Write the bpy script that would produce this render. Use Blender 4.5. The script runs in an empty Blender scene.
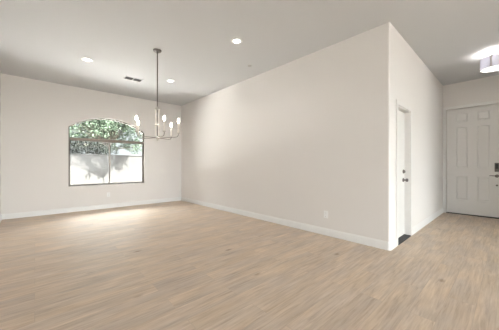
import bpy, bmesh, math, random
from mathutils import Vector, Matrix
random.seed(7)
C = bpy.context.scene.collection
S = bpy.context.scene

# ------------------------------------------------------------------ camera
EYE = 1.14          # eye height
YAW = math.radians(42.3)
cam_d = bpy.data.cameras.new('camera')
cam = bpy.data.objects.new('camera', cam_d); C.objects.link(cam)
cam.location = (0, 0, EYE)
cam.rotation_euler = (math.radians(90), 0, -YAW)
cam_d.sensor_width = 36
cam_d.lens = 36 * 236 / 499
cam_d.clip_start = 0.02
S.camera = cam

# ------------------------------------------------------------------ world, sun, daylight, exposure
w = bpy.data.worlds.new('sky'); S.world = w
w.use_nodes = True
wt = w.node_tree
bg = wt.nodes['Background']
SKY = 5.0
wtc = wt.nodes.new('ShaderNodeTexCoord'); wsx = wt.nodes.new('ShaderNodeSeparateXYZ')
wr = wt.nodes.new('ShaderNodeValToRGB')       # bright hazy sky, dimmer towards the horizon
wr.color_ramp.elements[0].position = 0.17; wr.color_ramp.elements[0].color = (0.05, 0.054, 0.056, 1)
wr.color_ramp.elements[1].position = 0.42; wr.color_ramp.elements[1].color = (0.94, 0.98, 1.0, 1)
wt.links.new(wtc.outputs['Generated'], wsx.inputs[0])
# the sky is brighter on the sun's side (-Y), also low down
wm = wt.nodes.new('ShaderNodeMath'); wm.operation = 'MULTIPLY_ADD'; wm.inputs[1].default_value = -0.28
wmx = wt.nodes.new('ShaderNodeMath'); wmx.operation = 'MINIMUM'; wmx.inputs[1].default_value = 0.7
wt.links.new(wsx.outputs['Y'], wmx.inputs[0]); wt.links.new(wmx.outputs[0], wm.inputs[0]); wt.links.new(wsx.outputs['Z'], wm.inputs[2])
wt.links.new(wm.outputs[0], wr.inputs['Fac'])
wt.links.new(wr.outputs['Color'], bg.inputs[0])
bg.inputs[1].default_value = SKY

def sun(energy, direction, angle):
    d = bpy.data.lights.new('sun', 'SUN'); d.energy = energy; d.angle = math.radians(angle)
    d.color = (1.0, 0.97, 0.93)
    o = bpy.data.objects.new('sun', d); C.objects.link(o)
    o.rotation_euler = Vector(direction).to_track_quat('-Z', 'Y').to_euler()
sun(46, (-0.04, 0.53, -0.85), 0.6)

def portal(name, loc, direction, sx, sy):
    """light portal: emits nothing, only guides the sky's light through an opening"""
    d = bpy.data.lights.new(name, 'AREA'); d.shape = 'RECTANGLE'; d.size = sx; d.size_y = sy
    d.cycles.is_portal = True
    o = bpy.data.objects.new(name, d); C.objects.link(o); o.location = loc
    o.rotation_euler = Vector(direction).to_track_quat('-Z', 'Y').to_euler()
portal('portal_arched_window', (1.48, 7.29, 1.5), (0, -1, 0), 1.8, 1.85)
portal('portal_added_rear_window', (2.1, -5.67, 1.67), (0, 1, 0), 5.0, 2.4)

S.view_settings.view_transform = 'Standard'
S.view_settings.look = 'None'
S.view_settings.gamma = 1.0
S.view_settings.exposure = 2.12
S.view_settings.use_curve_mapping = False

# ------------------------------------------------------------------ materials
def new_mat(name):
    m = bpy.data.materials.new(name); m.use_nodes = True
    return m, m.node_tree, m.node_tree.nodes['Principled BSDF']

def plain(name, col, rough=0.5, metal=0.0, bump=0.0, bscale=60, var=0.0):
    m, t, p = new_mat(name)
    p.inputs['Base Color'].default_value = (*col, 1)
    p.inputs['Roughness'].default_value = rough
    p.inputs['Metallic'].default_value = metal
    tc = t.nodes.new('ShaderNodeTexCoord')
    n = t.nodes.new('ShaderNodeTexNoise'); n.inputs['Scale'].default_value = bscale; n.inputs['Detail'].default_value = 3
    t.links.new(tc.outputs['Object'], n.inputs['Vector'])
    if bump:
        b = t.nodes.new('ShaderNodeBump'); b.inputs['Strength'].default_value = bump; b.inputs['Distance'].default_value = 0.003
        t.links.new(n.outputs['Fac'], b.inputs['Height']); t.links.new(b.outputs['Normal'], p.inputs['Normal'])
    if var:
        mx = t.nodes.new('ShaderNodeMix'); mx.data_type = 'RGBA'
        mx.inputs['A'].default_value = (*[c * (1 - var) for c in col], 1)
        mx.inputs['B'].default_value = (*[min(1, c * (1 + var)) for c in col], 1)
        t.links.new(n.outputs['Fac'], mx.inputs['Factor']); t.links.new(mx.outputs['Result'], p.inputs['Base Color'])
    return m

def glow(name, col, strength):
    m, t, p = new_mat(name)
    p.inputs['Base Color'].default_value = (*col, 1)
    p.inputs['Emission Color'].default_value = (*col, 1)
    p.inputs['Emission Strength'].default_value = strength
    return m

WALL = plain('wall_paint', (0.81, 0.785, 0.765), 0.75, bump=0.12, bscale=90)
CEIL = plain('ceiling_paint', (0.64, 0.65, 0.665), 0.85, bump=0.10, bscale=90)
CASING = plain('casing_paint', (0.80, 0.78, 0.765), 0.5)
TRIM = plain('trim_paint', (0.84, 0.835, 0.825), 0.38)
DOORP = plain('door_paint', (0.79, 0.78, 0.765), 0.42)
NICKEL = plain('brushed_nickel', (0.60, 0.57, 0.54), 0.32, 1.0)
ARMM = plain('satin_nickel', (0.36, 0.34, 0.32), 0.45, 1.0)
DARKM = plain('dark_nickel', (0.20, 0.185, 0.175), 0.4, 1.0)
SLEEVE = plain('candle_sleeve', (0.80, 0.76, 0.71), 0.35, 0.3)
BRONZE = plain('window_bronze', (0.13, 0.11, 0.095), 0.5)
BAR_LIT = plain('transom_bronze_lit', (0.27, 0.225, 0.19), 0.5)  # bronze lightened; room light on the bar is put into its colour
DARKRUB = plain('threshold_bronze', (0.055, 0.055, 0.055), 0.6)
PLATE = plain('outlet_plastic', (0.90, 0.90, 0.90), 0.35)
SLOT = plain('slot_dark', (0.05, 0.05, 0.05), 0.7)
VENTM = plain('vent_metal', (0.55, 0.53, 0.51), 0.5)
BULB = glow('bulb_glow', (1.0, 0.90, 0.76), 12.0)
LENS = glow('downlight_glow', (1.0, 0.97, 0.93), 4.0)
DIFF = glow('diffuser_glow', (1.0, 0.97, 0.92), 0.55)

def floor_mat():
    m, t, p = new_mat('oak_planks')
    N = t.nodes.new; L = t.links.new
    tc = N('ShaderNodeTexCoord')
    br = N('ShaderNodeTexBrick')
    br.offset = 0.37; br.offset_frequency = 2; br.squash = 1
    br.inputs['Color1'].default_value = (0, 0, 0, 1); br.inputs['Color2'].default_value = (1, 1, 1, 1)
    br.inputs['Mortar'].default_value = (0.5, 0.5, 0.5, 1)
    br.inputs['Scale'].default_value = 1; br.inputs['Mortar Size'].default_value = 0.0016
    br.inputs['Mortar Smooth'].default_value = 0.2; br.inputs['Bias'].default_value = 0
    br.inputs['Brick Width'].default_value = 1.32; br.inputs['Row Height'].default_value = 0.178
    L(tc.outputs['Object'], br.inputs['Vector'])
    # each plank shifts the grain by its own random amount
    sc = N('ShaderNodeVectorMath'); sc.operation = 'SCALE'; sc.inputs['Scale'].default_value = 37.0
    L(br.outputs['Color'], sc.inputs[0])
    ad = N('ShaderNodeVectorMath'); ad.operation = 'ADD'
    L(tc.outputs['Object'], ad.inputs[0]); L(sc.outputs[0], ad.inputs[1])
    mp = N('ShaderNodeMapping'); mp.inputs['Scale'].default_value = (1.5, 22, 1)
    L(ad.outputs[0], mp.inputs['Vector'])
    g1 = N('ShaderNodeTexNoise'); g1.inputs['Scale'].default_value = 2.2; g1.inputs['Detail'].default_value = 6; g1.inputs['Roughness'].default_value = 0.62
    g1.inputs['Distortion'].default_value = 0.6
    L(mp.outputs[0], g1.inputs['Vector'])
    mp2 = N('ShaderNodeMapping'); mp2.inputs['Scale'].default_value = (1.6, 5.0, 1)
    L(ad.outputs[0], mp2.inputs['Vector'])
    g2 = N('ShaderNodeTexNoise'); g2.inputs['Scale'].default_value = 1.0; g2.inputs['Detail'].default_value = 3
    L(mp2.outputs[0], g2.inputs['Vector'])
    r1 = N('ShaderNodeValToRGB')
    e = r1.color_ramp.elements
    e[0].position = 0.28; e[0].color = (0.479, 0.377, 0.298, 1)
    e[1].position = 0.72; e[1].color = (0.718, 0.610, 0.515, 1)
    x = e.new(0.48); x.color = (0.611, 0.498, 0.403, 1)
    L(g1.outputs['Fac'], r1.inputs['Fac'])
    r2 = N('ShaderNodeValToRGB')
    e = r2.color_ramp.elements
    e[0].position = 0.30; e[0].color = (0.87, 0.87, 0.865, 1)
    e[1].position = 0.70; e[1].color = (1.1, 1.1, 1.09, 1)
    L(g2.outputs['Fac'], r2.inputs['Fac'])
    m1 = N('ShaderNodeMix'); m1.data_type = 'RGBA'; m1.blend_type = 'MULTIPLY'; m1.inputs['Factor'].default_value = 0.9
    L(r1.outputs['Color'], m1.inputs['A']); L(r2.outputs['Color'], m1.inputs['B'])
    # plank to plank tone
    r3 = N('ShaderNodeValToRGB')
    e = r3.color_ramp.elements
    e[0].position = 0; e[0].color = (0.97, 0.97, 0.975, 1)
    e[1].position = 1; e[1].color = (1.02, 1.02, 1.015, 1)
    L(br.outputs['Color'], r3.inputs['Fac'])
    m2 = N('ShaderNodeMix'); m2.data_type = 'RGBA'; m2.blend_type = 'MULTIPLY'; m2.inputs['Factor'].default_value = 1
    L(m1.outputs['Result'], m2.inputs['A']); L(r3.outputs['Color'], m2.inputs['B'])
    # grey and honey-coloured patches along the boards
    mp5 = N('ShaderNodeMapping'); mp5.inputs['Scale'].default_value = (1.5, 4.5, 1); mp5.inputs['Location'].default_value = (3.1, 7.7, 0)
    L(ad.outputs[0], mp5.inputs['Vector'])
    g5 = N('ShaderNodeTexNoise'); g5.inputs['Scale'].default_value = 1.3; g5.inputs['Detail'].default_value = 4
    L(mp5.outputs[0], g5.inputs['Vector'])
    r5 = N('ShaderNodeValToRGB')
    e = r5.color_ramp.elements
    e[0].position = 0.34; e[0].color = (0.93, 0.935, 0.95, 1)
    e[1].position = 0.66; e[1].color = (1.04, 1.0, 0.925, 1)
    L(g5.outputs['Fac'], r5.inputs['Fac'])
    m5 = N('ShaderNodeMix'); m5.data_type = 'RGBA'; m5.blend_type = 'MULTIPLY'; m5.inputs['Factor'].default_value = 1
    L(m2.outputs['Result'], m5.inputs['A']); L(r5.outputs['Color'], m5.inputs['B'])
    m2 = m5
    # small knots
    mp3 = N('ShaderNodeMapping'); mp3.inputs['Scale'].default_value = (1.3, 2.6, 1)
    L(ad.outputs[0], mp3.inputs['Vector'])
    vo = N('ShaderNodeTexVoronoi'); vo.inputs['Scale'].default_value = 1.0
    L(mp3.outputs[0], vo.inputs['Vector'])
    r4 = N('ShaderNodeValToRGB')
    e = r4.color_ramp.elements
    e[0].position = 0.025; e[0].color = (0.55, 0.48, 0.42, 1)
    e[1].position = 0.085; e[1].color = (1, 1, 1, 1)
    L(vo.outputs['Distance'], r4.inputs['Fac'])
    m3 = N('ShaderNodeMix'); m3.data_type = 'RGBA'; m3.blend_type = 'MULTIPLY'; m3.inputs['Factor'].default_value = 0.8
    L(m2.outputs['Result'], m3.inputs['A']); L(r4.outputs['Color'], m3.inputs['B'])
    # seams
    m4 = N('ShaderNodeMix'); m4.data_type = 'RGBA'
    m4.inputs['B'].default_value = (0.17, 0.12, 0.08, 1)
    mt = N('ShaderNodeMath'); mt.operation = 'MULTIPLY'; mt.inputs[1].default_value = 0.22
    L(br.outputs['Fac'], mt.inputs[0]); L(mt.outputs[0], m4.inputs['Factor'])
    L(m3.outputs['Result'], m4.inputs['A'])
    L(m4.outputs['Result'], p.inputs['Base Color'])
    p.inputs['Roughness'].default_value = 0.43
    p.inputs['Specular IOR Level'].default_value = 0.24
    b = N('ShaderNodeBump'); b.inputs['Strength'].default_value = 0.08; b.inputs['Distance'].default_value = 0.002
    L(g1.outputs['Fac'], b.inputs['Height']); L(b.outputs['Normal'], p.inputs['Normal'])
    return m
FLOORM = floor_mat()

def glass_mat(name, haze):
    m = bpy.data.materials.new(name); m.use_nodes = True
    t = m.node_tree; t.nodes.clear()
    out = t.nodes.new('ShaderNodeOutputMaterial')
    tr = t.nodes.new('ShaderNodeBsdfTransparent'); tr.inputs[0].default_value = (0.97, 0.98, 0.97, 1)
    gl = t.nodes.new('ShaderNodeBsdfGlossy'); gl.inputs['Roughness'].default_value = 0.05
    fr = t.nodes.new('ShaderNodeFresnel'); fr.inputs['IOR'].default_value = 1.2
    mx = t.nodes.new('ShaderNodeMixShader')
    t.links.new(fr.outputs[0], mx.inputs[0]); t.links.new(tr.outputs[0], mx.inputs[1]); t.links.new(gl.outputs[0], mx.inputs[2])
    last = mx
    if haze:
        tl = t.nodes.new('ShaderNodeBsdfTranslucent'); tl.inputs[0].default_value = (0.9, 0.92, 0.9, 1)
        m2 = t.nodes.new('ShaderNodeMixShader'); m2.inputs[0].default_value = haze
        t.links.new(mx.outputs[0], m2.inputs[1]); t.links.new(tl.outputs[0], m2.inputs[2]); last = m2
    t.links.new(last.outputs[0], out.inputs[0])
    return m
GLASS = glass_mat('window_glass', 0.0)
ARCH_GLASS = glass_mat('arch_glass', 0.0)  # same clear glass as the other panes, no haze mixed in

def shade_mat():
    m = bpy.data.materials.new('shade_fabric'); m.use_nodes = True
    t = m.node_tree; t.nodes.clear()
    out = t.nodes.new('ShaderNodeOutputMaterial')
    d = t.nodes.new('ShaderNodeBsdfDiffuse'); d.inputs[0].default_value = (0.58, 0.58, 0.63, 1)
    tl = t.nodes.new('ShaderNodeBsdfTranslucent'); tl.inputs[0].default_value = (0.56, 0.56, 0.62, 1)
    tc = t.nodes.new('ShaderNodeTexCoord'); n = t.nodes.new('ShaderNodeTexNoise'); n.inputs['Scale'].default_value = 70
    mr = t.nodes.new('ShaderNodeMapRange'); mr.inputs['To Min'].default_value = 0.25; mr.inputs['To Max'].default_value = 0.45
    mx = t.nodes.new('ShaderNodeMixShader')
    t.links.new(tc.outputs['Object'], n.inputs['Vector']); t.links.new(n.outputs['Fac'], mr.inputs['Value'])
    t.links.new(mr.outputs[0], mx.inputs[0]); t.links.new(d.outputs[0], mx.inputs[1]); t.links.new(tl.outputs[0], mx.inputs[2])
    t.links.new(mx.outputs[0], out.inputs[0])
    return m
SHADE = shade_mat()

def block_mat():
    m, t, p = new_mat('painted_block')
    tc = t.nodes.new('ShaderNodeTexCoord')
    mp = t.nodes.new('ShaderNodeMapping'); mp.inputs['Rotation'].default_value = (math.radians(90), 0, 0)
    br = t.nodes.new('ShaderNodeTexBrick')
    br.inputs['Color1'].default_value = (0.0215, 0.0214, 0.0206, 1); br.inputs['Color2'].default_value = (0.0200, 0.0194, 0.0191, 1)
    br.inputs['Mortar'].default_value = (0.0159, 0.0158, 0.0152, 1)
    br.inputs['Scale'].default_value = 1; br.inputs['Mortar Size'].default_value = 0.008
    br.inputs['Brick Width'].default_value = 0.4; br.inputs['Row Height'].default_value = 0.2
    t.links.new(tc.outputs['Object'], mp.inputs['Vector']); t.links.new(mp.outputs[0], br.inputs['Vector'])
    t.links.new(br.outputs['Color'], p.inputs['Base Color'])
    p.inputs['Roughness'].default_value = 0.95
    p.inputs['Specular IOR Level'].default_value = 0.05
    return m
BLOCK = block_mat()
GROUND = plain('pale_gravel', (0.46, 0.45, 0.44), 0.9, bump=0.5, bscale=40, var=0.15)

def leaf_mat(name, a, b):
    m, t, p = new_mat(name)
    tc = t.nodes.new('ShaderNodeTexCoord'); n = t.nodes.new('ShaderNodeTexNoise'); n.inputs['Scale'].default_value = 5
    r = t.nodes.new('ShaderNodeValToRGB')
    r.color_ramp.elements[0].position = 0.35; r.color_ramp.elements[0].color = (*a, 1)
    r.color_ramp.elements[1].position = 0.65; r.color_ramp.elements[1].color = (*b, 1)
    t.links.new(tc.outputs['Object'], n.inputs['Vector']); t.links.new(n.outputs['Fac'], r.inputs['Fac'])
    t.links.new(r.outputs['Color'], p.inputs['Base Color'])
    p.inputs['Roughness'].default_value = 0.8
    p.inputs['Specular IOR Level'].default_value = 0.05
    return m
LEAF_SHADED = leaf_mat('leaf_shaded', (0.0016, 0.002, 0.0015), (0.0045, 0.0055, 0.004))  # shrub leaves darkened; their shade is put into the colour
LEAF_HAZY = leaf_mat('leaf_hazy', (0.013, 0.020, 0.013), (0.029, 0.039, 0.027))  # leaves lightened and greyed; haze is put into their colour
BARK = plain('bark', (0.012, 0.010, 0.008), 0.9, bump=0.6, bscale=25, var=0.3)
BARK.node_tree.nodes['Principled BSDF'].inputs['Specular IOR Level'].default_value = 0.05

# ------------------------------------------------------------------ helpers
def obj(name, bm, mat, parent=None, smooth=False, loc=None):
    me = bpy.data.meshes.new(name)
    bmesh.ops.recalc_face_normals(bm, faces=bm.faces)
    bm.to_mesh(me); bm.free()
    me.materials.append(mat)
    if smooth:
        for f in me.polygons: f.use_smooth = True
        me.set_sharp_from_angle(angle=math.radians(35))
    o = bpy.data.objects.new(name, me); C.objects.link(o)
    if loc: o.location = loc
    if parent: o.parent = parent
    return o

def box(bm, lo, hi, bevel=0.0):
    c = [(a + b) / 2 for a, b in zip(lo, hi)]; s = [abs(b - a) for a, b in zip(lo, hi)]
    r = bmesh.ops.create_cube(bm, size=1, matrix=Matrix.Translation(c) @ Matrix.Diagonal((*s, 1)))
    if bevel:
        es = list({e for v in r['verts'] for e in v.link_edges})
        bmesh.ops.bevel(bm, geom=es, offset=bevel, segments=2, affect='EDGES', profile=0.6)

def tube(bm, pts, r, seg=10, caps=True):
    pts = [Vector(p) for p in pts]
    rs = r if isinstance(r, (list, tuple)) else [r] * len(pts)
    rings = []; up = Vector((0.13, 0.29, 0.95)).normalized()
    for i, p in enumerate(pts):
        d = (pts[min(i + 1, len(pts) - 1)] - pts[max(i - 1, 0)]).normalized()
        a = up - d * up.dot(d)
        if a.length < 0.2: a = Vector((1, 0, 0)) - d * d.x
        a.normalize(); b = d.cross(a); up = a
        rings.append([bm.verts.new(p + (a * math.cos(k * 2 * math.pi / seg) + b * math.sin(k * 2 * math.pi / seg)) * rs[i]) for k in range(seg)])
    for i in range(len(rings) - 1):
        for k in range(seg):
            bm.faces.new((rings[i][k], rings[i][(k + 1) % seg], rings[i + 1][(k + 1) % seg], rings[i + 1][k]))
    if caps:
        bm.faces.new(rings[0][::-1]); bm.faces.new(rings[-1])

def lathe(bm, prof, seg=32, close=False, mat=None):
    """prof: (radius, z) list, spun about Z; zero radius makes a pole"""
    rings = []
    for r, z in prof:
        if r < 1e-6: rings.append([bm.verts.new((0, 0, z))])
        else: rings.append([bm.verts.new((r * math.cos(k * 2 * math.pi / seg), r * math.sin(k * 2 * math.pi / seg), z)) for k in range(seg)])
    n = len(rings)
    for i in range(n if close else n - 1):
        A, B = rings[i], rings[(i + 1) % n]
        for k in range(seg):
            k2 = (k + 1) % seg
            if len(A) == 1 and len(B) == 1: continue
            if len(A) == 1: bm.faces.new((A[0], B[k], B[k2]))
            elif len(B) == 1: bm.faces.new((A[k], A[k2], B[0]))
            else: bm.faces.new((A[k], A[k2], B[k2], B[k]))
    if mat:
        bmesh.ops.transform(bm, matrix=mat, verts=[v for R in rings for v in R])

def struct(o, **kw):
    o['kind'] = 'structure'
    for k, v in kw.items(): o[k] = v
    return o

def thing(name, label, cat, loc=(0, 0, 0), group=None):
    o = bpy.data.objects.new(name, None); C.objects.link(o); o.empty_display_size = 0.1
    o.location = loc; tag(o, label, cat, group); return o

def tag(o, label, cat, group=None):
    o['label'] = label; o['category'] = cat
    if group: o['group'] = group
    return o

def sheet(polys, to3d, thick):
    """2-D polygons that share vertices -> a solid slab; thick is a 3-D vector"""
    bm = bmesh.new(); vs = {}
    def V(p):
        k = (round(p[0], 5), round(p[1], 5))
        if k not in vs: vs[k] = bm.verts.new(to3d(*k))
        return vs[k]
    fs = [bm.faces.new([V(p) for p in poly]) for poly in polys]
    r = bmesh.ops.extrude_face_region(bm, geom=fs, use_keep_orig=True)
    bmesh.ops.translate(bm, vec=thick, verts=[v for v in r['geom'] if isinstance(v, bmesh.types.BMVert)])
    return bm

# ------------------------------------------------------------------ the room shell
XL, XR, XE = -0.52, 3.50, 7.27      # left wall, long right wall, entry-door wall
YB, YH, YR = 7.12, 1.07, -5.5       # back wall, hall wall, rear wall (behind the camera)
H = 3.05
bm = bmesh.new(); box(bm, (XL - 0.15, YR - 0.15, -0.12), (XE + 0.15, YB + 0.15, 0)); struct(obj('floor', bm, FLOORM))
bm = bmesh.new(); box(bm, (XL - 0.15, YR - 1.6, H), (XE + 0.15, YB + 1.15, H + 0.2)); struct(obj('ceiling', bm, CEIL))  # runs past the walls as unseen eaves, added to block sun and sky

# back wall with the arched window opening
WX0, WX1, WZ0, WZS, WRISE = 0.60, 2.36, 0.62, 2.07, 0.30
hw = (WX1 - WX0) / 2; wc = (WX0 + WX1) / 2
AR = (hw * hw + WRISE * WRISE) / (2 * WRISE); AZ = WZS + WRISE - AR
def arch(x, shrink=0.0): return AZ + math.sqrt(max((AR - shrink) ** 2 - (x - wc) ** 2, 0))
NA = 28
xs = [WX0 + (WX1 - WX0) * i / NA for i in range(NA + 1)]
polys = [[(XL, 0), (WX0, 0), (WX0, WZ0), (WX0, WZS), (WX0, H), (XL, H)],
         [(WX1, 0), (XR, 0), (XR, H), (WX1, H), (WX1, WZS), (WX1, WZ0)],
         [(WX0, 0), (WX1, 0), (WX1, WZ0), (WX0, WZ0)]]
for a, b in zip(xs, xs[1:]):
    polys.append([(a, arch(a)), (b, arch(b)), (b, H), (a, H)])
struct(obj('wall_back', sheet(polys, lambda x, z: (x, YB, z), (0, 0.15, 0)), WALL))

# long right wall with its rounded outside corner
bm = bmesh.new()
R0 = 0.022
plan = [(XR, YB + 0.15)] + [(XR + R0 - R0 * math.cos(t), YH + R0 - R0 * math.sin(t)) for t in [math.pi / 2 * k / 6 for k in range(7)]] + [(XR + 0.15, YH), (XR + 0.15, YB + 0.15)]
lo = [bm.verts.new((x, y, 0)) for x, y in plan]; hi = [bm.verts.new((x, y, H)) for x, y in plan]
for i in range(len(plan)):
    j = (i + 1) % len(plan); bm.faces.new((lo[i], lo[j], hi[j], hi[i]))
bm.faces.new(lo); bm.faces.new(hi)
struct(obj('wall_right', bm, WALL, smooth=True))

# hall wall with the side door opening
DX0, DX1, DZ = 3.81, 4.465, 2.00
polys = [[(XR + 0.15, 0), (DX0, 0), (DX0, DZ), (DX0, H), (XR + 0.15, H)],
         [(DX1, 0), (XE, 0), (XE, H), (DX1, H), (DX1, DZ)],
         [(DX0, DZ), (DX1, DZ), (DX1, H), (DX0, H)]]
struct(obj('wall_hall', sheet(polys, lambda x, z: (x, YH, z), (0, 0.13, 0)), WALL))

# entry wall with the front door opening
FY0, FY1, FZ = 0.095, 1.005, 2.45
polys = [[(YR, 0), (FY0, 0), (FY0, FZ), (FY0, H), (YR, H)],
         [(FY1, 0), (YH + 0.13, 0), (YH + 0.13, H), (FY1, H), (FY1, FZ)],
         [(FY0, FZ), (FY1, FZ), (FY1, H), (FY0, H)]]
struct(obj('wall_entry', sheet(polys, lambda y, z: (XE, y, z), (0.14, 0, 0)), WALL))

# solid left wall; rear wall with an unseen window added and sized for daylight
bm = bmesh.new(); box(bm, (XL - 0.15, YR - 0.15, 0), (XL, YB + 0.15, H)); struct(obj('wall_left', bm, WALL))
RX0, RX1, RZ0, RZ = -0.4, 4.6, 0.5, 2.85
polys = [[(XL, 0), (RX0, 0), (RX0, RZ0), (RX0, RZ), (RX0, H), (XL, H)],
         [(RX1, 0), (XE, 0), (XE, H), (RX1, H), (RX1, RZ), (RX1, RZ0)],
         [(RX0, 0), (RX1, 0), (RX1, RZ0), (RX0, RZ0)], [(RX0, RZ), (RX1, RZ), (RX1, H), (RX0, H)]]
struct(obj('wall_rear', sheet(polys, lambda x, z: (x, YR, z), (0, -0.15, 0)), WALL))
# unseen wall added beside the entry hall to keep rear daylight off it
bm = bmesh.new(); box(bm, (5.3, -1.55, 0), (XE, -1.4, H)); struct(obj('wall_foyer_added', bm, WALL))
# frame and glass of the added rear window
def glazing(name, n, lo, hi, to3d):
    fb = bmesh.new(); pb = bmesh.new(); (u0, v0), (u1, v1) = lo, hi; f = 0.045
    def cell(b, a0, c0, a1, c1, d0, d1): box(b, [min(p) for p in zip(to3d(a0, c0, d0), to3d(a1, c1, d1))], [max(p) for p in zip(to3d(a0, c0, d0), to3d(a1, c1, d1))])
    cell(fb, u0, v0, u1, v0 + f, 0.05, 0.11); cell(fb, u0, v1 - f, u1, v1, 0.05, 0.11)
    for k in range(n + 1):
        u = u0 + (u1 - u0 - f) * k / n
        cell(fb, u, v0 + f, u + f, v1 - f, 0.05, 0.11)
        if k < n: cell(pb, u + f, v0 + f, u + (u1 - u0 - f) / n, v1 - f, 0.078, 0.082)
    fr = struct(obj(name, fb, BRONZE)); obj('glass_pane', pb, GLASS, fr)
glazing('window_2', 4, (RX0, RZ0), (RX1, RZ), lambda u, v, d: (u, YR - d, v))

# baseboards: a profile (depth, height) swept along a plan path with mitred corners
PROF = [(0, 0), (0.016, 0), (0.016, 0.088), (0.012, 0.098), (0.008, 0.104), (0.006, 0.112), (0, 0.112)]
def baseboard(name, path, normals):
    bm = bmesh.new(); rings = []
    for (x, y), (nx, ny) in zip(path, normals):
        rings.append([bm.verts.new((x + nx * d, y + ny * d, z)) for d, z in PROF])
    n = len(PROF)
    for A, B in zip(rings, rings[1:]):
        for k in range(n): bm.faces.new((A[k], A[(k + 1) % n], B[(k + 1) % n], B[k]))
    bm.faces.new(rings[0]); bm.faces.new(rings[-1])
    return struct(obj(name, bm, TRIM, smooth=True))
baseboard('baseboard_back', [(XL, YB), (XR, YB)], [(1, -1), (-1, -1)])
arc = [math.pi / 2 * k / 6 for k in range(7)]
baseboard('baseboard_right', [(XR, YB)] + [(XR + R0 - R0 * math.cos(t), YH + R0 - R0 * math.sin(t)) for t in arc] + [(DX0 - 0.066, YH)],
          [(-1, -1)] + [(-math.cos(t), -math.sin(t)) for t in arc] + [(0, -1)])
baseboard('baseboard_hall', [(DX1 + 0.066, YH), (XE, YH)], [(0, -1), (-1, -1)])
baseboard('baseboard_left', [(XL, YB), (XL, YR)], [(1, -1), (1, 0)])
baseboard('baseboard_entry', [(XE, FY0 - 0.066), (XE, -1.4)], [(-1, 0), (-1, 1)])

# ------------------------------------------------------------------ arched window
win = bpy.data.objects.new('window_1', None); C.objects.link(win); struct(win)
win.location = (wc, YB + 0.09, WZ0)
win['label'] = 'arched window with bronze frame and two sliding panes in back wall'
WY = YB + 0.06        # inner face of the frame
def wobj(name, bm, mat, parent, smooth=False):
    o = obj(name, bm, mat, parent, smooth)
    top = parent
    while top.parent: top = top.parent
    o.matrix_parent_inverse = Matrix.Identity(4)
    bmv = Matrix.Translation(-Vector(top.location))
    o.data.transform(bmv)
    return o
# outer frame follows the opening
FW = 0.024
bm = bmesh.new()
def outline(off):
    pts = [(WX0 + off, WZ0 + off), (WX1 - off, WZ0 + off)]
    for i in range(NA + 1):
        x = WX1 - off - (WX1 - WX0 - 2 * off) * i / NA
        pts.append((x, arch(x, off)))
    return pts
A, B = outline(0.0), outline(FW)
ra = [bm.verts.new((x, WY, z)) for x, z in A]; rb = [bm.verts.new((x, WY, z)) for x, z in B]
rc = [bm.verts.new((x, WY + 0.06, z)) for x, z in A]; rd = [bm.verts.new((x, WY + 0.06, z)) for x, z in B]
n = len(A)
for i in range(n):
    j = (i + 1) % n
    bm.faces.new((ra[i], ra[j], rb[j], rb[i])); bm.faces.new((rb[i], rb[j], rd[j], rd[i]))
    bm.faces.new((rd[i], rd[j], rc[j], rc[i])); bm.faces.new((rc[i], rc[j], ra[j], ra[i]))
wobj('window_frame', bm, BRONZE, win)
TB0, TB1 = 1.755, 1.815
bm = bmesh.new(); box(bm, (WX0 + FW, WY - 0.012, TB0), (WX1 - FW, WY + 0.055, TB1), 0.005)
wobj('transom_bar', bm, BAR_LIT, win)
def sash(name, x0, x1, y):
    f = 0.013; bm = bmesh.new()
    z0, z1 = WZ0 + FW, TB0
    box(bm, (x0, y, z0), (x0 + f, y + 0.02, z1)); box(bm, (x1 - f, y, z0), (x1, y + 0.02, z1))
    box(bm, (x0 + f, y, z0), (x1 - f, y + 0.02, z0 + f)); box(bm, (x0 + f, y, z1 - f), (x1 - f, y + 0.02, z1))
    s = wobj(name, bm, BRONZE, win)
    bm = bmesh.new(); box(bm, (x0 + f, y + 0.008, z0 + f), (x1 - f, y + 0.012, z1 - f))
    wobj('window_pane', bm, GLASS, s)
sash('sliding_sash', WX0 + FW, wc + 0.010, WY + 0.006)
sash('fixed_sash', wc - 0.010, WX1 - FW, WY + 0.030)
# arched transom glass
bm = bmesh.new()
bx = [WX0 + FW + (WX1 - WX0 - 2 * FW) * i / NA for i in range(NA + 1)]
f0 = [bm.verts.new((x, WY + 0.028, arch(x, FW))) for x in bx] ; f1 = [bm.verts.new((x, WY + 0.028, TB1)) for x in bx]
b0 = [bm.verts.new((x, WY + 0.032, arch(x, FW))) for x in bx] ; b1 = [bm.verts.new((x, WY + 0.032, TB1)) for x in bx]
for i in range(NA):
    bm.faces.new((f0[i], f0[i + 1], f1[i + 1], f1[i])); bm.faces.new((b0[i], b0[i + 1], b1[i + 1], b1[i]))
    bm.faces.new((f0[i], f0[i + 1], b0[i + 1], b0[i])); bm.faces.new((f1[i], f1[i + 1], b1[i + 1], b1[i]))
bm.faces.new((f0[0], f1[0], b1[0], b0[0])); bm.faces.new((f0[-1], f1[-1], b1[-1], b0[-1]))
wobj('arched_pane', bm, ARCH_GLASS, win)

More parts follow.
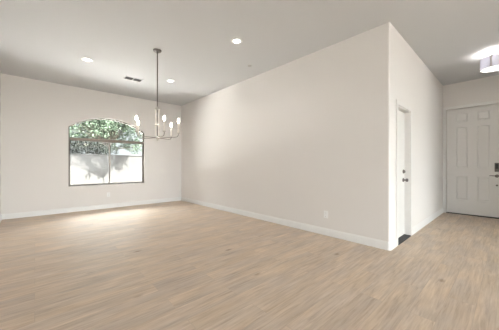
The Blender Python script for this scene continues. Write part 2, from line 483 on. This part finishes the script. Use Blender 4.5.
# ------------------------------------------------------------------ front door (6 panels) in the entry wall
def panel_door(cols, rows, w0, w1, z0, z1, x, thick):
    """slab in the plane X = x facing -X with raised panels"""
    bm = bmesh.new()
    ys = sorted({w0, w1, *[c for p in cols for c in p]}); zs = sorted({z0, z1, *[r for p in rows for r in p]})
    vs = {(i, j): bm.verts.new((x, y, z)) for i, y in enumerate(ys) for j, z in enumerate(zs)}
    panels = []
    for i in range(len(ys) - 1):
        for j in range(len(zs) - 1):
            f = bm.faces.new((vs[i, j], vs[i, j + 1], vs[i + 1, j + 1], vs[i + 1, j]))
            if (ys[i], ys[i + 1]) in cols and (zs[j], zs[j + 1]) in rows: panels.append(f)
    bm.normal_update()
    sgn = -1 if panels[0].normal.x < 0 else 1
    bound = [e for e in bm.edges if e.is_boundary]
    r = bmesh.ops.extrude_edge_only(bm, edges=bound)
    nv = [v for v in r['geom'] if isinstance(v, bmesh.types.BMVert)]
    bmesh.ops.translate(bm, vec=(thick, 0, 0), verts=nv)
    bmesh.ops.contextual_create(bm, geom=[e for e in bm.edges if e.is_boundary])
    def push(faces, dx):
        for v in {v for f in faces for v in f.verts}: v.co.x += dx
    bmesh.ops.inset_individual(bm, faces=panels, thickness=0.022); push(panels, 0.012)
    bmesh.ops.inset_individual(bm, faces=panels, thickness=0.026); push(panels, -0.008)
    return bm
fd = panel_door([(0.27, 0.475), (0.625, 0.83)], [(0.335, 0.88), (1.07, 2.01), (2.13, 2.33)], FY0 + 0.004, FY1 - 0.006, 0.022, FZ - 0.012, XE + 0.012, 0.044)
door1 = struct(obj('door_1', fd, DOORP), label='white six panel front door at the end of the entry hall')
bm = bmesh.new(); box(bm, (XE - 0.016, 0.135, 0.995), (XE + 0.012, 0.205, 1.185), 0.006)
kp = obj('keypad_deadbolt', bm, DARKM, door1); kp['label'] = 'dark grey rectangular keypad deadbolt'
bm = bmesh.new(); box(bm, (XE - 0.020, 0.148, 1.06), (XE - 0.016, 0.192, 1.165), 0.0015); obj('keypad_face', bm, SLOT, kp)
bm = bmesh.new()
lathe(bm, [(0, 0), (0.033, 0), (0.033, 0.008), (0.027, 0.014), (0.014, 0.016), (0.012, 0.045), (0, 0.045)], 24,
      mat=Matrix.Translation((XE + 0.012, 0.17, 0.905)) @ Matrix.Rotation(-math.pi / 2, 4, 'Y'))
tube(bm, [(XE - 0.035, 0.165, 0.905), (XE - 0.038, 0.20, 0.908), (XE - 0.036, 0.25, 0.91), (XE - 0.030, 0.285, 0.908)], [0.010, 0.009, 0.0075, 0.006], 10)
obj('lever_handle', bm, DARKM, door1, True)
bm = bmesh.new()
lathe(bm, [(0, 0), (0.018, 0), (0.018, 0.006), (0.010, 0.010), (0.010, 0.022), (0, 0.024)], 20,
      mat=Matrix.Translation((XE + 0.012, 0.17, 0.705)) @ Matrix.Rotation(-math.pi / 2, 4, 'Y'))
obj('grip_screw', bm, DARKM, door1, True)

def casing_profile(bm, pts):
    for lo, hi in pts: box(bm, lo, hi, 0.004)
CW = 0.062
bm = bmesh.new()
casing_profile(bm, [((XE - 0.016, FY1 + 0.003, 0), (XE, YH - 0.001, FZ)),
                    ((XE - 0.016, FY0 - CW - 0.003, 0), (XE, FY0 - 0.003, FZ)),
                    ((XE - 0.016, FY0 - CW - 0.003, FZ), (XE, YH - 0.001, FZ + CW))])
struct(obj('trim_1', bm, TRIM), label='white casing around the front door')
bm = bmesh.new()     # door stops behind the front door, added to block light through its gaps
box(bm, (XE + 0.058, FY0, 0.018), (XE + 0.14, FY0 + 0.03, FZ)); box(bm, (XE + 0.058, FY1 - 0.03, 0.018), (XE + 0.14, FY1, FZ)); box(bm, (XE + 0.058, FY0 + 0.03, FZ - 0.035), (XE + 0.14, FY1 - 0.03, FZ))
struct(obj('trim_6', bm, TRIM), label='light-blocking door stop of the front door frame')
bm = bmesh.new(); box(bm, (XE - 0.02, FY0, 0), (XE + 0.14, FY1, 0.018), 0.004)
struct(obj('trim_2', bm, DARKRUB), label='dark threshold under the front door')

# ------------------------------------------------------------------ side door in the hall wall
bm = bmesh.new(); box(bm, (DX0 + 0.017, YH + 0.072, 0.02), (DX1 - 0.017, YH + 0.112, DZ - 0.018), 0.003)
door2 = struct(obj('door_2', bm, DOORP), label='white side door set back in its frame in the hall wall')
def knob(kind, x, z):
    bm = bmesh.new()
    if kind == 'deadbolt':
        prof = [(0, 0), (0.031, 0), (0.031, 0.010), (0.027, 0.016), (0.020, 0.018), (0.019, 0.028), (0, 0.030)]
    else:
        prof = [(0, 0), (0.032, 0), (0.032, 0.008), (0.026, 0.014), (0.012, 0.018), (0.012, 0.034), (0.024, 0.042), (0.028, 0.056), (0.024, 0.068), (0.010, 0.073), (0, 0.073)]
    lathe(bm, prof, 28, mat=Matrix.Translation((x, YH + 0.072, z)) @ Matrix.Rotation(math.pi / 2, 4, 'X'))
    return obj(kind, bm, DARKM, door2, True)
knob('deadbolt', 4.375, 1.035); knob('door_knob', 4.365, 0.90)
bm = bmesh.new()     # jamb lining with a door stop
for lo, hi in [((DX0, YH - 0.002, 0), (DX0 + 0.015, YH + 0.13, DZ)), ((DX1 - 0.015, YH - 0.002, 0), (DX1, YH + 0.13, DZ)),
               ((DX0 + 0.015, YH - 0.002, DZ - 0.015), (DX1 - 0.015, YH + 0.13, DZ)),
               ((DX0 + 0.015, YH + 0.114, 0.02), (DX0 + 0.026, YH + 0.13, DZ - 0.015)), ((DX1 - 0.026, YH + 0.114, 0.02), (DX1 - 0.015, YH + 0.13, DZ - 0.015))]:
    box(bm, lo, hi)
struct(obj('trim_3', bm, CASING), label='white jamb lining of the side door')
bm = bmesh.new()
casing_profile(bm, [((DX0 - CW, YH - 0.016, 0), (DX0 + 0.004, YH, DZ)), ((DX1 - 0.004, YH - 0.016, 0), (DX1 + CW, YH, DZ)),
                    ((DX0 - CW, YH - 0.016, DZ - 0.004), (DX1 + CW, YH, DZ + CW))])
struct(obj('trim_4', bm, CASING), label='white casing around the side door')
bm = bmesh.new(); box(bm, (DX0 + 0.015, YH - 0.018, 0), (DX1 - 0.015, YH + 0.125, 0.016), 0.004)
struct(obj('trim_5', bm, DARKRUB), label='dark threshold under the side door')

# ------------------------------------------------------------------ outdoors: ground, block wall, trees
GZ = -0.15
bm = bmesh.new(); box(bm, (-30, YR - 0.15, GZ - 0.1), (36, 36, GZ)); struct(obj('ground', bm, GROUND), label='pale gravel yard outside')
bm = bmesh.new(); box(bm, (-30, -40, GZ - 0.1), (36, YR - 0.15, GZ)); struct(obj('ground', bm, plain('dark_rear_ground', (0.08, 0.075, 0.07), 0.95, bump=0.6, bscale=50, var=0.3)), label='unseen dark ground behind the house, added to lessen light bounced indoors')  # unseen ground kept dark to cut light bounced onto the ceiling
bm = bmesh.new(); box(bm, (-16, 14.0, GZ), (22, 14.2, 1.63)); box(bm, (-16, 13.97, 1.63), (22, 14.23, 1.68), 0.01)
fence = struct(obj('garden_wall', bm, BLOCK), label='pale block wall across the yard')

def leaves(bm, centre, rad, n, size, rnd):
    for _ in range(n):
        while True:
            p = Vector((rnd.uniform(-1, 1), rnd.uniform(-1, 1), rnd.uniform(-1, 1)))
            if 0.15 < p.length < 1: break
        p = Vector((p.x * rad[0], p.y * rad[1], p.z * rad[2])) + Vector(centre)
        leaf(bm, p, size * rnd.uniform(0.7, 1.3), rnd)
def leaf(bm, p, s, rnd):
    a = Vector((rnd.gauss(0, 1), rnd.gauss(0, 1), rnd.gauss(0, 0.7))).normalized()
    b = a.orthogonal().normalized(); b = Matrix.Rotation(rnd.uniform(0, 6.28), 3, a) @ b
    c = a.cross(b) * 0.04 * s
    pts = [p, p + a * s * 0.35 + b * s * 0.22 + c, p + a * s, p + a * s * 0.35 - b * s * 0.22 + c]
    bm.faces.new([bm.verts.new(q) for q in pts])
def tree(name, base, trunk_h, blobs, leaf_n, leaf_s, mat, label, seed, r0=0.1):
    rnd = random.Random(seed)
    t = thing(name, label, 'tree', base)
    bm = bmesh.new()
    tube(bm, [(0, 0, 0), (0.05, 0.02, trunk_h * 0.5), (0.0, 0.0, trunk_h)], [r0, r0 * 0.8, r0 * 0.6], 10)
    for (c, r) in blobs:
        mid = Vector((c[0] * 0.45, c[1] * 0.45, (trunk_h * 0.75 + c[2]) / 2))
        tube(bm, [(0, 0, trunk_h * 0.8), mid, c], [r0 * 0.45, r0 * 0.28, r0 * 0.1], 7)
    obj('trunk', bm, BARK, t, True)
    bm = bmesh.new()
    vol = sum(r[0] * r[1] * r[2] for c, r in blobs)
    for c, r in blobs: leaves(bm, c, r, int(leaf_n * r[0] * r[1] * r[2] / vol), leaf_s, rnd)
    obj('foliage', bm, mat, t)
    return t
# the shade tree that stands in the yard close to the block wall: low drooping twigs and a wide crown
rnd = random.Random(3)
blobs = []
for k in range(44):
    x = rnd.uniform(-1.6, 0.9); q = max(0.1, 1 - abs(x + 0.35) / 0.8, 0.62 - abs(x + 1.3) / 0.5, 0.6 - abs(x - 0.5) / 0.5)
    blobs.append(((x, rnd.uniform(-0.2, 0.3), rnd.uniform(3.35 - 1.15 * q, 3.45)), (rnd.uniform(0.10, 0.20), 0.2, rnd.uniform(0.08, 0.18))))
for k in range(10):
    blobs.append(((rnd.uniform(-1.9, 1.2), rnd.uniform(-0.4, 0.4), rnd.uniform(3.5, 4.1)), (0.4, 0.35, 0.28)))
tree('shade_tree', (2.66, 13.05, GZ), 2.7, blobs, 2600, 0.15, LEAF_HAZY,
     'low spreading tree in front of the pale block wall, casting leafy shadows on it', 11, 0.035)
blobs = []
for k in range(34):
    a = rnd.uniform(0, 6.28); q = rnd.uniform(0, 2.6)
    blobs.append(((math.cos(a) * q, math.sin(a) * q * 0.4, rnd.uniform(2.4, 5.0)), (0.8, 0.6, 0.6)))
tree('leafy_tree', (3.6, 19.0, GZ), 3.0, blobs, 9000, 0.17, LEAF_HAZY,
     'tall hazy green leafy tree rising behind the block wall', 21, 0.14)
blobs = []
for k in range(22):
    blobs.append(((rnd.uniform(-1.3, 1.3), rnd.uniform(-0.4, 0.4), rnd.uniform(0.8, 2.7)), (0.55, 0.4, 0.45)))
tree('garden_shrub', (1.9, 15.4, GZ), 1.4, blobs, 8000, 0.12, LEAF_SHADED,
     'shaded dense shrub behind the block wall, left half of the window', 31, 0.06)

# ------------------------------------------------------------------ chandelier
CX, CY = 1.51, 3.94
ch = thing('chandelier', 'brushed nickel candle chandelier hanging on a long rod from the ceiling', 'chandelier', (CX, CY, H))
bm = bmesh.new(); lathe(bm, [(0, 0), (0.066, 0), (0.066, -0.010), (0.058, -0.022), (0.016, -0.028), (0.013, -0.055), (0, -0.055)], 32)
obj('ceiling_canopy', bm, DARKM, ch, True)
bm = bmesh.new(); tube(bm, [(0, 0, -0.05), (0, 0, -0.955)], 0.0085, 12); obj('hanging_rod', bm, DARKM, ch)
bm = bmesh.new(); lathe(bm, [(0, -0.935), (0.014, -0.935), (0.016, -0.955), (0.034, -0.965), (0.036, -0.99), (0.030, -0.998), (0, -0.998)], 28)
obj('top_collar', bm, NICKEL, ch, True)
for k in range(2):
    a = math.radians(-21 + 180 * k)
    bm = bmesh.new(); tube(bm, [(0.028 * math.cos(a), 0.028 * math.sin(a), -0.99), (0.028 * math.cos(a), 0.028 * math.sin(a), -1.45)], 0.009, 12)
    obj('side_rod', bm, SLEEVE, ch, True)
bm = bmesh.new(); tube(bm, [(0, 0, -0.99), (0, 0, -1.45)], 0.008, 12); obj('centre_rod', bm, DARKM, ch, True)
bm = bmesh.new(); lathe(bm, [(0.017, -1.225), (0.037, -1.225), (0.041, -1.24), (0.037, -1.255), (0.017, -1.255)], 28, close=True)
obj('middle_collar', bm, NICKEL, ch, True)
bm = bmesh.new(); lathe(bm, [(0, -1.43), (0.034, -1.43), (0.036, -1.45), (0.030, -1.47), (0.014, -1.482), (0.012, -1.50), (0, -1.512)], 28)
obj('bottom_hub', bm, NICKEL, ch, True)
for deg, rr in ((70, 0.355), (-8, 0.37), (-52, 0.35), (-128, 0.35), (161, 0.40)):
    w_a = math.radians(deg) - YAW        # arm direction
    ux, uy = math.cos(w_a), math.sin(w_a)
    def P(r, z): return (ux * r, uy * r, z)
    bm = bmesh.new()
    tube(bm, [P(0.02, -1.455), P(rr * 0.4, -1.457), P(rr * 0.78, -1.457), P(rr * 0.93, -1.447), P(rr * 0.99, -1.425), P(rr, -1.395)], 0.0065, 10)
    arm = obj('arm', bm, ARMM, ch, True)
    M0 = Matrix.Translation((ux * rr, uy * rr, 0))
    bm = bmesh.new(); lathe(bm, [(0, -1.40), (0.010, -1.40), (0.026, -1.388), (0.028, -1.382), (0, -1.382)], 20, mat=M0)
    obj('candle_cup', bm, NICKEL, arm, True)
    bm = bmesh.new(); lathe(bm, [(0, -1.383), (0.0125, -1.383), (0.0125, -1.225), (0.009, -1.22), (0, -1.22)], 18, mat=M0)
    obj('candle_sleeve', bm, SLEEVE, arm, True)
    bm = bmesh.new(); lathe(bm, [(0, -1.222), (0.010, -1.220), (0.015, -1.206), (0.0175, -1.190), (0.014, -1.172), (0.010, -1.153), (0, -1.145)], 18, mat=M0)
    obj('bulb', bm, BULB, arm, True)

# ------------------------------------------------------------------ recessed ceiling lights
def spot(parent_loc, power, cone):
    d = bpy.data.lights.new('downlight_lamp', 'SPOT'); d.energy = power; d.spot_size = math.radians(cone); d.spot_blend = 0.6
    d.shadow_soft_size = 0.06; d.color = (1.0, 0.96, 0.92)
    o = bpy.data.objects.new('downlight_lamp', d); C.objects.link(o); o.location = parent_loc
def recessed():
    t = thing('recessed_light', '', 'ceiling light', (0, 0, H), 'recessed ceiling lights')
    bm = bmesh.new(); lathe(bm, [(0.050, -0.001), (0.088, -0.001), (0.090, -0.004), (0.084, -0.009), (0.054, -0.006)], 36, close=True)
    obj('trim_ring', bm, TRIM, t, True)
    bm = bmesh.new(); lathe(bm, [(0, -0.004), (0.052, -0.004), (0.052, -0.001), (0, -0.001)], 32)
    obj('light_lens', bm, LENS, t, True)
    return t
def dup(root, loc, label):
    r = root.copy(); C.objects.link(r); r.location = loc; r['label'] = label
    for chd in list(root.children):
        c = chd.copy(); C.objects.link(c); c.parent = r
    return r
rl = recessed(); rl.location = (0.70, 5.14, H)
rl['label'] = 'round recessed ceiling light left of the chandelier rod, lit'
dup(rl, (2.28, 5.17, H), 'round recessed ceiling light just right of the chandelier rod, farthest from the camera')
dup(rl, (2.30, 2.82, H), 'largest round recessed ceiling light, nearest the long right wall')
for x, y in ((0.70, 5.14), (2.28, 5.17), (2.30, 2.82)): spot((x, y, H - 0.02), 4, 165)

# ------------------------------------------------------------------ air vent, small ceiling cover, wall outlets
VX, VY = 1.62, 5.61
vt = thing('air_vent', 'two-section rectangular air vent in the ceiling beside the chandelier rod', 'vent', (VX, VY, H))
bm = bmesh.new()
for a, b, c, d in ((-0.185, 0.185, -0.108, -0.085), (-0.185, 0.185, 0.085, 0.108), (-0.185, -0.162, -0.085, 0.085), (0.162, 0.185, -0.085, 0.085), (-0.012, 0.012, -0.085, 0.085)):
    box(bm, (a, c, -0.009), (b, d, 0), 0.002)
obj('vent_frame', bm, CEIL, vt)
bm = bmesh.new(); box(bm, (-0.162, -0.085, -0.002), (0.162, 0.085, 0)); obj('vent_duct', bm, SLOT, vt)
for x0, x1 in ((-0.162, -0.012), (0.012, 0.162)):
    for k in range(7):
        y = -0.074 + 0.0245 * k
        bm = bmesh.new()
        v = [bm.verts.new(p) for p in ((x0, y - 0.004, -0.008), (x1, y - 0.004, -0.008), (x1, y + 0.005, -0.002), (x0, y + 0.005, -0.002))]
        v2 = [bm.verts.new((q.co.x, q.co.y + 0.0015, q.co.z + 0.0008)) for q in v]
        bm.faces.new(v); bm.faces.new(v2[::-1])
        for i in range(4): bm.faces.new((v[i], v[(i + 1) % 4], v2[(i + 1) % 4], v2[i]))
        obj('vent_slat', bm, VENTM, vt)
bm = bmesh.new(); lathe(bm, [(0, 0), (0.038, 0), (0.038, -0.004), (0.034, -0.009), (0.012, -0.012), (0, -0.012)], 28)
tag(obj('sprinkler_cover', bm, plain('cover_grey', (0.50, 0.49, 0.48), 0.5), None, True, (3.06, 3.36, H)),
    'tiny round grey cover on the ceiling near the top of the long wall', 'sprinkler cover')

def outlet(loc, rotz, label):
    t = thing('wall_outlet', label, 'outlet', loc, 'wall outlets'); t.rotation_euler = (0, 0, rotz)
    bm = bmesh.new(); box(bm, (-0.036, -0.006, -0.058), (0.036, 0, 0.058), 0.0025); obj('cover_plate', bm, PLATE, t)
    for s in (1, -1):
        bm = bmesh.new(); box(bm, (-0.017, -0.008, s * 0.026 - 0.016), (0.017, -0.005, s * 0.026 + 0.016), 0.0015)
        rc_ = obj('receptacle', bm, PLATE, t)
        for xx, hh in ((-0.0065, 0.008), (0.0065, 0.0065)):
            bm = bmesh.new(); box(bm, (xx - 0.0012, -0.0083, s * 0.026 + 0.002 - hh / 2), (xx + 0.0012, -0.0078, s * 0.026 + 0.002 + hh / 2)); obj('slot', bm, SLOT, rc_)
        bm = bmesh.new(); lathe(bm, [(0, 0), (0.0026, 0), (0.0026, 0.0005), (0, 0.0005)], 12, mat=Matrix.Translation((0, -0.0078, s * 0.026 - 0.009)) @ Matrix.Rotation(math.pi / 2, 4, 'X')); obj('ground_hole', bm, SLOT, rc_)
    bm = bmesh.new(); lathe(bm, [(0, 0), (0.003, 0), (0.003, 0.001), (0, 0.0013)], 12, mat=Matrix.Translation((0, -0.006, 0)) @ Matrix.Rotation(math.pi / 2, 4, 'X')); obj('screw', bm, VENTM, t)
    return t
outlet((XR, 2.0, 0.337), -math.pi / 2, 'white duplex wall outlet low on the long right wall')
outlet((1.44, YB, 0.36), 0, 'white duplex wall outlet on the back wall below the arched window')

# ------------------------------------------------------------------ semi-flush drum light over the entry
EX, EY = 5.74, 0.165
dl = thing('drum_ceiling_light', 'semi-flush drum ceiling light with grey shade near the front door', 'ceiling light', (EX, EY, H))
bm = bmesh.new(); lathe(bm, [(0, 0), (0.062, 0), (0.062, -0.010), (0.050, -0.020), (0.014, -0.024), (0.011, -0.10), (0, -0.10)], 32); obj('canopy', bm, NICKEL, dl, True)
bm = bmesh.new()
for k in range(3):
    a = 2 * math.pi * k / 3 + 0.4
    tube(bm, [(0, 0, -0.097), (0.165 * math.cos(a), 0.165 * math.sin(a), -0.103)], 0.004, 8)
obj('spider_frame', bm, NICKEL, dl)
bm = bmesh.new(); lathe(bm, [(0.168, -0.10), (0.172, -0.10), (0.172, -0.285), (0.168, -0.285)], 48, close=True); obj('drum_shade', bm, SHADE, dl, True)
bm = bmesh.new(); lathe(bm, [(0, -0.283), (0.10, -0.283), (0.1665, -0.279), (0.1665, -0.274), (0, -0.277)], 48); obj('bottom_diffuser', bm, DIFF, dl, True)
for k in range(4):
    a = math.radians(169 + 90 * k)
    bm = bmesh.new(); box(bm, (0.171, -0.012, -0.288), (0.176, 0.012, -0.097), 0.001)
    bmesh.ops.rotate(bm, cent=(0, 0, 0), matrix=Matrix.Rotation(a, 3, 'Z'), verts=bm.verts)
    obj('shade_strap', bm, NICKEL, dl)
bm = bmesh.new(); lathe(bm, [(0, -0.284), (0.012, -0.284), (0.012, -0.294), (0.007, -0.302), (0, -0.304)], 20); obj('finial', bm, NICKEL, dl, True)
for k in range(2):
    a = math.radians(60 + 180 * k)
    bm = bmesh.new(); lathe(bm, [(0, -0.135), (0.015, -0.135), (0.028, -0.165), (0.024, -0.19), (0, -0.20)], 18, mat=Matrix.Translation((0.075 * math.cos(a), 0.075 * math.sin(a), 0)))
    obj('bulb', bm, glow('entry_bulb', (1.0, 0.95, 0.88), 8.0), dl, True)
    d = bpy.data.lights.new('entry_lamp', 'POINT'); d.energy = 0.5; d.shadow_soft_size = 0.03; d.color = (1.0, 0.95, 0.88)
    o = bpy.data.objects.new('entry_lamp', d); C.objects.link(o); o.location = (EX + 0.075 * math.cos(a + 1.57), EY + 0.075 * math.sin(a + 1.57), H - 0.16)
